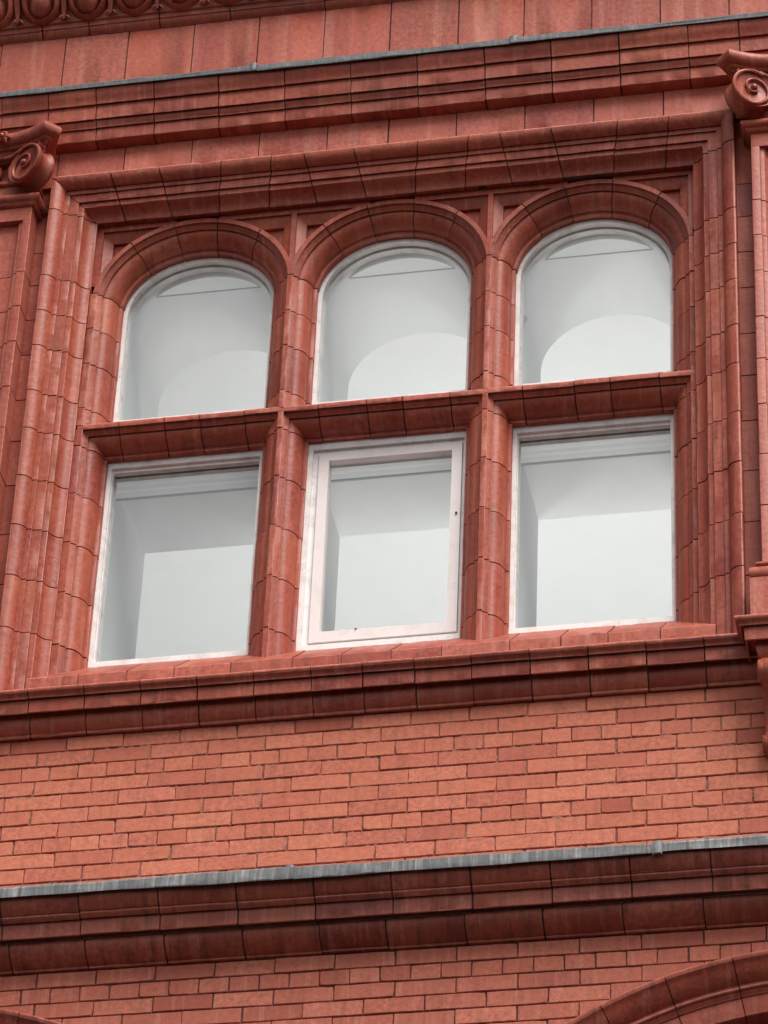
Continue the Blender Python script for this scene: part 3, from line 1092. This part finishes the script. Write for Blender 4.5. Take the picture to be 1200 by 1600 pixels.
# inner face of the window wall with its six plastered reveals
g = Geo()
for k, cx in enumerate(BX):
    A = arch_loop(cx, 0.005, 0.31, ZU, 40)
    Bk = [(x, YI, z) for x, y, z in A]
    n = len(A)
    g.loft([A, Bk], True, False)
    # the wall face round the arch (fan to the bay rectangle)
    xa, xb = cx - BAY / 2, cx + BAY / 2
    top = RC + .05
    out = [(xa, YI, ZU - .06)]
    for i in range(1, n - 1):
        f = (i - 1) / (n - 3)
        out.append((xa + (xb - xa) * f, YI, top))
    out.append((xb, YI, ZU - .06))
    v = Bk + out
    g.add(v, [(i, (i + 1) % n, n + (i + 1) % n, n + i) for i in range(n)])
    R1 = rect(cx - OH + .005, cx + OH - .005, ZLO, ZTOP - .004)
    A = [(x, 0.31, z) for x, _, z in R1]
    Bk = [(x, YI, z) for x, _, z in R1]
    g.loft([A, Bk], True, False)
    out = [(x, YI, z) for x, _, z in rect(xa, xb, 9.5, ZU - .06)]
    v = Bk + out
    g.add(v, [(i, (i + 1) % 4, 4 + (i + 1) % 4, 4 + i) for i in range(4)])
g.box(-3.1, XC - 1.5 * BAY, 0.30, YI, 9.5, RC + .1)
g.box(XC + 1.5 * BAY, 3.1, 0.30, YI, 9.5, RC + .1)
g.build('window_reveal', 'plaster_reveal', room, 30)
# translucent blinds drawn up to the heads of the lights
for k, cx in enumerate(BX):
    zl = ZTOP - .004
    b = Geo()
    P = [(0.345, zl - .002), (0.345, zl - .055), (0.352, zl - .070), (0.345, zl - .074), (0.345, zl - .088), (0.351, zl - .100), (0.345, zl - .104), (0.347, zl - .118)]
    b.loft([[(cx - OH + .012, y, z) for y, z in P], [(cx + OH - .012, y, z) for y, z in P]], False, False)
    bl = b.build('blind', 'blind', room, 0)
    Geo().box(cx - OH + .012, cx + OH - .012, 0.344, 0.354, zl - .124, zl - .118).build('blind_rail', 'rail', room, 0)
    zc = 12.624
    pts = [p for p in arch_loop(cx, 0.006, 0.378, ZU, 90) if p[2] > zc]
    pts = [(pts[0][0], 0, zc)] + pts + [(pts[-1][0], 0, zc)]
    Geo().add([(x, 0.378, z) for x, _, z in pts], [tuple(range(len(pts)))]).build('blind', 'blind', room, 0)
    Geo().box(pts[0][0] - .01, pts[-1][0] + .01, 0.375, 0.381, zc - .004, zc).build('blind_rail', 'rail', room, 0)
# round white lamp just inside the right upper light
g = Geo()
gc = (0.437, 0.42, 12.335)
g.loft([[(gc[0] + .028 * cos(a) * cos(2 * pi * i / 16), gc[1] + .028 * cos(a) * sin(2 * pi * i / 16), gc[2] + .028 * sin(a)) for i in range(16)] for a in [radians(d) for d in range(-80, 81, 20)]])
g.build('globe_lamp', 'plaster', room, 60)
# added uplighters, out of view, that brighten the ceiling and window reveals
for uy, lm in ((1.8, 'lamp_reveal_fill'), (3.0, 'lamp'), (4.4, 'lamp')):
    for ux in ((-0.45, 0.45, 1.35) if lm == 'lamp_reveal_fill' else (-1.9, -0.65, 0.55, 1.8)):
        uz = 10.5
        u = Geo()
        u.tube([(ux, uy, 9.55), (ux, uy, uz + .06)], 0.02, 8)
        u.loft([[(ux + r * cos(2 * pi * i / 16), uy + r * sin(2 * pi * i / 16), uz + z) for i in range(16)] for r, z in ((.03, 0), (.20, .09), (.22, .17))], True, False)
        u.build('added_uplighter', 'steel', room, 40)
        r = 0.19
        Geo().add([(ux + r * cos(2 * pi * i / 16), uy + r * sin(2 * pi * i / 16), uz + .12) for i in range(16)], [tuple(range(16))]).build('added_uplighter_lamp', lm, room, 0)

# ------------------------------------------------------------------ pilasters
def layered(g, outline, levels, m=0):
    """stack of one plan outline, each level (z, offset outward)"""
    sgn = 1 if area2(outline) > 0 else -1
    loops = []
    for z, off in levels:
        q = inset(outline, -off)
        loops.append([(x, y, z) for x, y in q])
    return g.loft(loops, True, True, None, m)

def pilaster(px, label):
    root = empty('pilaster', bld)
    root['label'] = label
    hw, yf = 0.141, -0.085
    # shaft blocks with a sunk panel between raised margins
    zs = [12.80, 12.44, 12.24, 12.04, 11.787, 11.56, 11.32, 11.059, 10.797, 10.50]
    ms = 0.036
    prof = [(-hw, 0.03), (-hw, yf), (-hw + ms, yf), (-hw + ms + .003, yf + .012), (-hw + ms + .018, yf + .014), (-hw + ms + .030, yf + .030),
            (-hw + ms + .036, yf + .034), (hw - ms - .036, yf + .034), (hw - ms - .030, yf + .030), (hw - ms - .018, yf + .014),
            (hw - ms - .003, yf + .012), (hw - ms, yf), (hw, yf), (hw, 0.03)]
    full = [(-hw, 0.03), (-hw, yf), (hw, yf), (hw, 0.03)]
    P, fl = chamfer(prof)
    for i in range(len(zs) - 1):
        dx, dy = jit(.001), jit(.0012)
        t, b = zs[i] - G, zs[i + 1] + G
        if i == 0:
            t = 12.745
        Geo().loft([[(px + x + dx, y + dy, b) for x, y in P], [(px + x + dx, y + dy, t) for x, y in P]], flags=fl).build('block', ['ashlar', 'terracotta_arris'], root)
    g = Geo()
    F, ff = chamfer(full)
    g.loft([[(px + x, y, 12.745) for x, y in F], [(px + x, y, 12.86) for x, y in F]], flags=ff)
    g.build('block', ['ashlar', 'terracotta_arris'], root)
    # core so that the joints are dark
    Geo().box(px - hw + .006, px + hw - .006, yf + .042, 0.03, 10.3, 12.86).build('mortar_core', 'mortar', root, 0)
    # astragal and necking
    plan = [(px - hw, 0.03), (px - hw, yf), (px + hw, yf), (px + hw, 0.03)]
    g = Geo()
    layered(g, plan, [(12.818, .002), (12.822, .010), (12.828, .018), (12.836, .022), (12.838, .028), (12.848, .036), (12.856, .040), (12.864, .040), (12.870, .036), (12.872, .006)])
    g.build('necking_moulding', TC, root)
    g = Geo()
    layered(g, plan, [(12.870, -.006), (12.95, -.004), (13.20, -.004)])
    g.build('neck', TC, root)
    # capital: bead, eggs, two angle volutes, hollow-sided abacus
    g = Geo()
    layered(g, plan, [(12.955, -.004), (12.958, .006), (12.966, .012), (12.976, .012), (12.984, .006), (12.986, -.004)])
    g.build('capital_bead', TC, root)
    for dx in (-0.033, 0.033):
        g = Geo()
        loops = []
        for i in range(1, 8):
            t = -pi / 2 + pi * i / 8
            loops.append([(px + dx + .022 * cos(t) * cos(2 * pi * q / 10), yf - .012 + .030 * cos(t) * sin(2 * pi * q / 10), 13.028 + .04 * sin(t)) for q in range(10)])
        g.loft(loops)
        g.build('capital_egg', TC, root, 60)
    # abacus plan: concave front and sides, canted corners
    hc = 0.258
    yc = yf - 0.150
    front = []
    for i in range(13):
        f = -1 + 2 * i / 12
        front.append((px + f * (hc - 0.050), yc + 0.062 * (1 - f * f)))
    left, right = [], []
    for i in range(7):
        f = i / 6
        left.append((px - hc + 0.075 * sin(f * pi / 2), yc + 0.048 + (0.03 - yc - 0.048) * f))
    outline = list(reversed(left)) + front + [(2 * px - x, y) for x, y in left]
    g = Geo()
    layered(g, outline, [(13.118, -.034), (13.122, -.022), (13.132, -.018), (13.134, -.008), (13.142, .002), (13.154, .010), (13.168, .013), (13.182, .011), (13.194, .004), (13.200, -.008)])
    g.build('abacus', TC, root, 50)
    g = Geo()
    layered(g, outline, [(13.070, -.062), (13.10, -.050), (13.120, -.034)])
    g.build('abacus_fillet', TC, root, 50)
    # volutes
    for s in (-1, 1):
        n = Vector((-s * 0.50, -0.866, 0))           # face of the volute, turned in
        tx = Vector((-0.866 * 1, s * 0.50, 0)) if s < 0 else Vector((0.866, 0.50, 0))
        tx = Vector((s * 0.866, -0.50, 0))           # outward, towards the corner
        up = Vector((0, 0, 1))
        c = Vector((px + s * 0.113, yf - 0.092, 13.004))
        def pt(r, th, dep):
            return tuple(c + tx * (r * cos(th)) + up * (r * sin(th) * 1.02) + n * dep)
        g = Geo()
        def rad(th):                                 # spiral, th grows inwards
            return 0.0935 * math.exp(-0.205 * max(0.0, th - pi * 0.95))
        N = 96
        # drum with a hollow side and two rims
        loops = []
        for dep, k in ((-.006, .90), (0.0, .955), (0.001, 1.0), (-.010, 1.0), (-.018, .90), (-.045, .86), (-.070, .92), (-.078, 1.0), (-.090, 1.0), (-.105, .86)):
            loops.append([pt(0.100 * k, 2 * pi * i / 40, dep) for i in range(40)])
        g.loft(loops)
        # spiral fillet standing proud of the face
        P = []
        R = []
        for i in range(N + 1):
            th = -0.5 + 4.3 * pi * i / N
            r = rad(th)
            P.append(pt(r, pi / 2 - th, 0.003))
            R.append(0.0070 * math.exp(-0.05 * max(th, 0)) + 0.0016)
        g.tube(P, R, 7)
        # cushion between the turns
        loops = []
        for r, dep in ((.034, 0.012), (.030, 0.004)):
            pass
        g.tube([pt(0, 0, -.004), pt(0, 0, .012), pt(0, 0, .018)], [.015, .0145, .009], 14)
        g.build('volute', TC, root, 50)
        # stalk joining the volute to the abacus
        g = Geo()
        g.tube([pt(.085, 1.35, -.03), pt(.100, 1.15, -.035), pt(.118, 1.0, -.04)], [.020, .018, .026], 8)
        g.build('volute_leaf', TC, root, 60)
    # band joining the volutes
    g = Geo()
    g.tube([(px - .088, yf - .075, 13.106), (px - .04, yf - .055, 13.085), (px, yf - .050, 13.078), (px + .04, yf - .055, 13.085), (px + .088, yf - .075, 13.106)], [.010] * 5, 8)
    g.build('volute_band', TC, root, 60)
    # rosette
    g = Geo()
    for q in range(6):
        a = 2 * pi * q / 6
        g.tube([(px, yc + .055, 13.16), (px + .022 * cos(a), yc + .035, 13.16 + .022 * sin(a)), (px + .036 * cos(a), yc + .045, 13.16 + .036 * sin(a))], [.006, .014, .004], 6)
    g.tube([(px, yc + .05, 13.16), (px, yc + .024, 13.16), (px, yc + .018, 13.16)], [.012, .012, .005], 8)
    g.build('rosette', TC, root, 60)
    # base
    hb = 0.165
    plan = [(px - hb, 0.03), (px - hb, yf - .030), (px + hb, yf - .030), (px + hb, 0.03)]
    g = Geo()
    lv = [(10.402, .0)] + [(10.432 + .030 * sin(radians(a)), .001 + .024 * cos(radians(a))) for a in range(-80, 81, 20)] + [(10.465, -.004), (10.476, -.010)]
    lv += [(10.487 + .011 * sin(radians(a)), -.012 + .012 * cos(radians(a))) for a in range(-80, 81, 32)] + [(10.502, -.022), (10.512, -.024)]
    layered(g, plan, lv)
    g.build('base_moulding', TC, root, 50)
    plan = [(px - hb - .022, 0.03), (px - hb - .022, yf - .052), (px + hb + .022, yf - .052), (px + hb + .022, 0.03)]
    g = Geo()
    layered(g, plan, [(10.16, 0), (10.400, 0), (10.402, -.002)])
    g.build('pedestal', ['ashlar'], root)
    # string course breaking forward under the pedestal
    prof = [p for p in sill_string_profile()]
    hp = 0.241
    g = Geo()
    P, fl = chamfer(quirk(prof, {near(prof, k[:2]): k[2] for k in SSQ}))
    dy = -0.1135
    loops = [[(px - hp + (y + .124) , 0.0, z) for y, z in P],
             [(px - hp + (y + .124), y + dy, z) for y, z in P],
             [(px + hp - (y + .124), y + dy, z) for y, z in P],
             [(px + hp - (y + .124), 0.0, z) for y, z in P]]
    g.loft(loops, flags=fl)
    g.build('pedestal_cornice', TC, root)
    # console bracket
    g = Geo()
    S = [(0.03, 9.985), (-0.165, 9.985), (-0.185, 9.975), (-0.196, 9.955), (-0.196, 9.925), (-0.186, 9.900), (-0.160, 9.885), (-0.120, 9.872), (-0.090, 9.85),
         (-0.070, 9.80), (-0.060, 9.75), (-0.058, 9.72), (-0.070, 9.71), (-0.078, 9.69), (-0.076, 9.66), (-0.062, 9.635), (-0.035, 9.622), (0.03, 9.62)]
    hb2 = 0.150
    g.loft([[(px + x, y, z) for y, z in inset(S, q)] for x, q in ((-hb2, .008), (-hb2 + .008, 0), (hb2 - .008, 0), (hb2, .008))])
    g.build('console', TC, root, 50)
    for s in (-1, 1):
        for (cy_, cz_, r0) in ((-0.150, 9.936, .048), (-0.040, 9.668, .040)):
            x = px + s * hb2
            g = Geo()
            g.loft([[(x - s * .012 + s * dx, cy_ + r * cos(2 * pi * i / 28), cz_ + r * sin(2 * pi * i / 28)) for i in range(28)] for dx, r in ((0, r0), (.018, r0), (.022, r0 - .004), (.022, r0 * .7), (.016, r0 * .6), (.016, r0 * .4), (.024, r0 * .36))])
            g.build('console_scroll', TC, root, 50)

pilaster(PIL[0], 'narrow terracotta pilaster with Ionic volutes to the right of the window')
pilaster(PIL[1], 'narrow terracotta pilaster with Ionic volutes to the left of the window')

# recessed strips between the pilasters and the window jambs
for s, lab in ((-1, 'left'), (1, 'right')):
    xa = XC + s * 1.535
    xb = PIL[1] + 0.139 if s < 0 else PIL[0] - 0.139
    par = Geo().box(min(xa, xb), max(xa, xb), 0.026, 0.05, 10.15, 13.0).build('recessed_strip', 'mortar', bld, 0)
    par['label'] = 'recessed strip of dark terracotta between the %s pilaster and the jamb' % lab
    zs = [13.0, 12.63, 12.44, 12.24, 12.04, 11.787, 11.56, 11.32, 11.059, 10.797, 10.53, 10.15]
    for i in range(len(zs) - 1):
        d = jit(.001)
        Geo().box(min(xa, xb), max(xa, xb), 0.019 + d, 0.045, zs[i + 1] + G, zs[i] - G).build('block', 'terracotta', par, 0)

# ------------------------------------------------------------------ ground-floor arches
for n_, (cx, cz, R) in enumerate(ARCHES):
    prof = [(0.0, 0.04), (0.0, -0.028), (-0.002, -0.031), (-0.010, -0.032), (-0.018, -0.030), (-0.024, -0.022), (-0.040, -0.012), (-0.058, -0.002), (-0.074, 0.012),
            (-0.085, 0.026), (-0.089, 0.036), (-0.098, 0.036), (-0.101, 0.030), (-0.106, 0.030), (-0.110, 0.034), (-0.112, 0.044), (-0.130, 0.052), (-0.132, 0.060),
            (-0.205, 0.062), (-0.208, 0.066), (-0.212, 0.16), (-0.25, 0.165), (-0.28, 0.30), (0.0, 0.30)]
    P, fl = chamfer(prof)
    Q = inset(prof, .006)
    def arcl(sec, t, dy=0, dr=0):
        return [(cx + (R + d + dr) * cos(t), y + dy, cz + (R + d + dr) * sin(t)) for d, y in sec]
    par = Geo().loft([arcl(Q, radians(180 * i / 60)) for i in range(61)]).build('doorway_arch', 'mortar', bld, 0)
    par['label'] = 'top of a wide moulded terracotta arch in the bottom %s corner' % ('right', 'left')[n_]
    step = 8.8
    a = 100 - step * 11
    while a < 178:
        dg = math.degrees(.0022 / R)
        dy, dr = jit(.0012), jit(.0012)
        off = 0.0
        Geo().loft([arcl(P, radians(a + off + dg + (step - 2 * dg) * i / 4), dy, dr) for i in range(5)], flags=fl).build('voussoir', TC, par)
        a += step
    g = Geo()
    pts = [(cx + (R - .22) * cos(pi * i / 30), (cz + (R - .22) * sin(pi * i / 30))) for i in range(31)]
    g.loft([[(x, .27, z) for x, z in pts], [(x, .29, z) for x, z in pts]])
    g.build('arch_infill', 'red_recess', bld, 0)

# small fixings on the wall
g = Geo()
ring_c = Vector((-0.287, -0.012, 8.566))
P = [(ring_c.x + .0085 * cos(2 * pi * i / 16), ring_c.y - 0.004, ring_c.z + .0085 * sin(2 * pi * i / 16)) for i in range(17)]
g.tube(P, 0.0024, 6)
g.tube([(ring_c.x, 0.01, ring_c.z + .008), (ring_c.x, ring_c.y - .004, ring_c.z + .008)], .002, 6)
g.build('eye_bolt', 'steel', bld, 60)
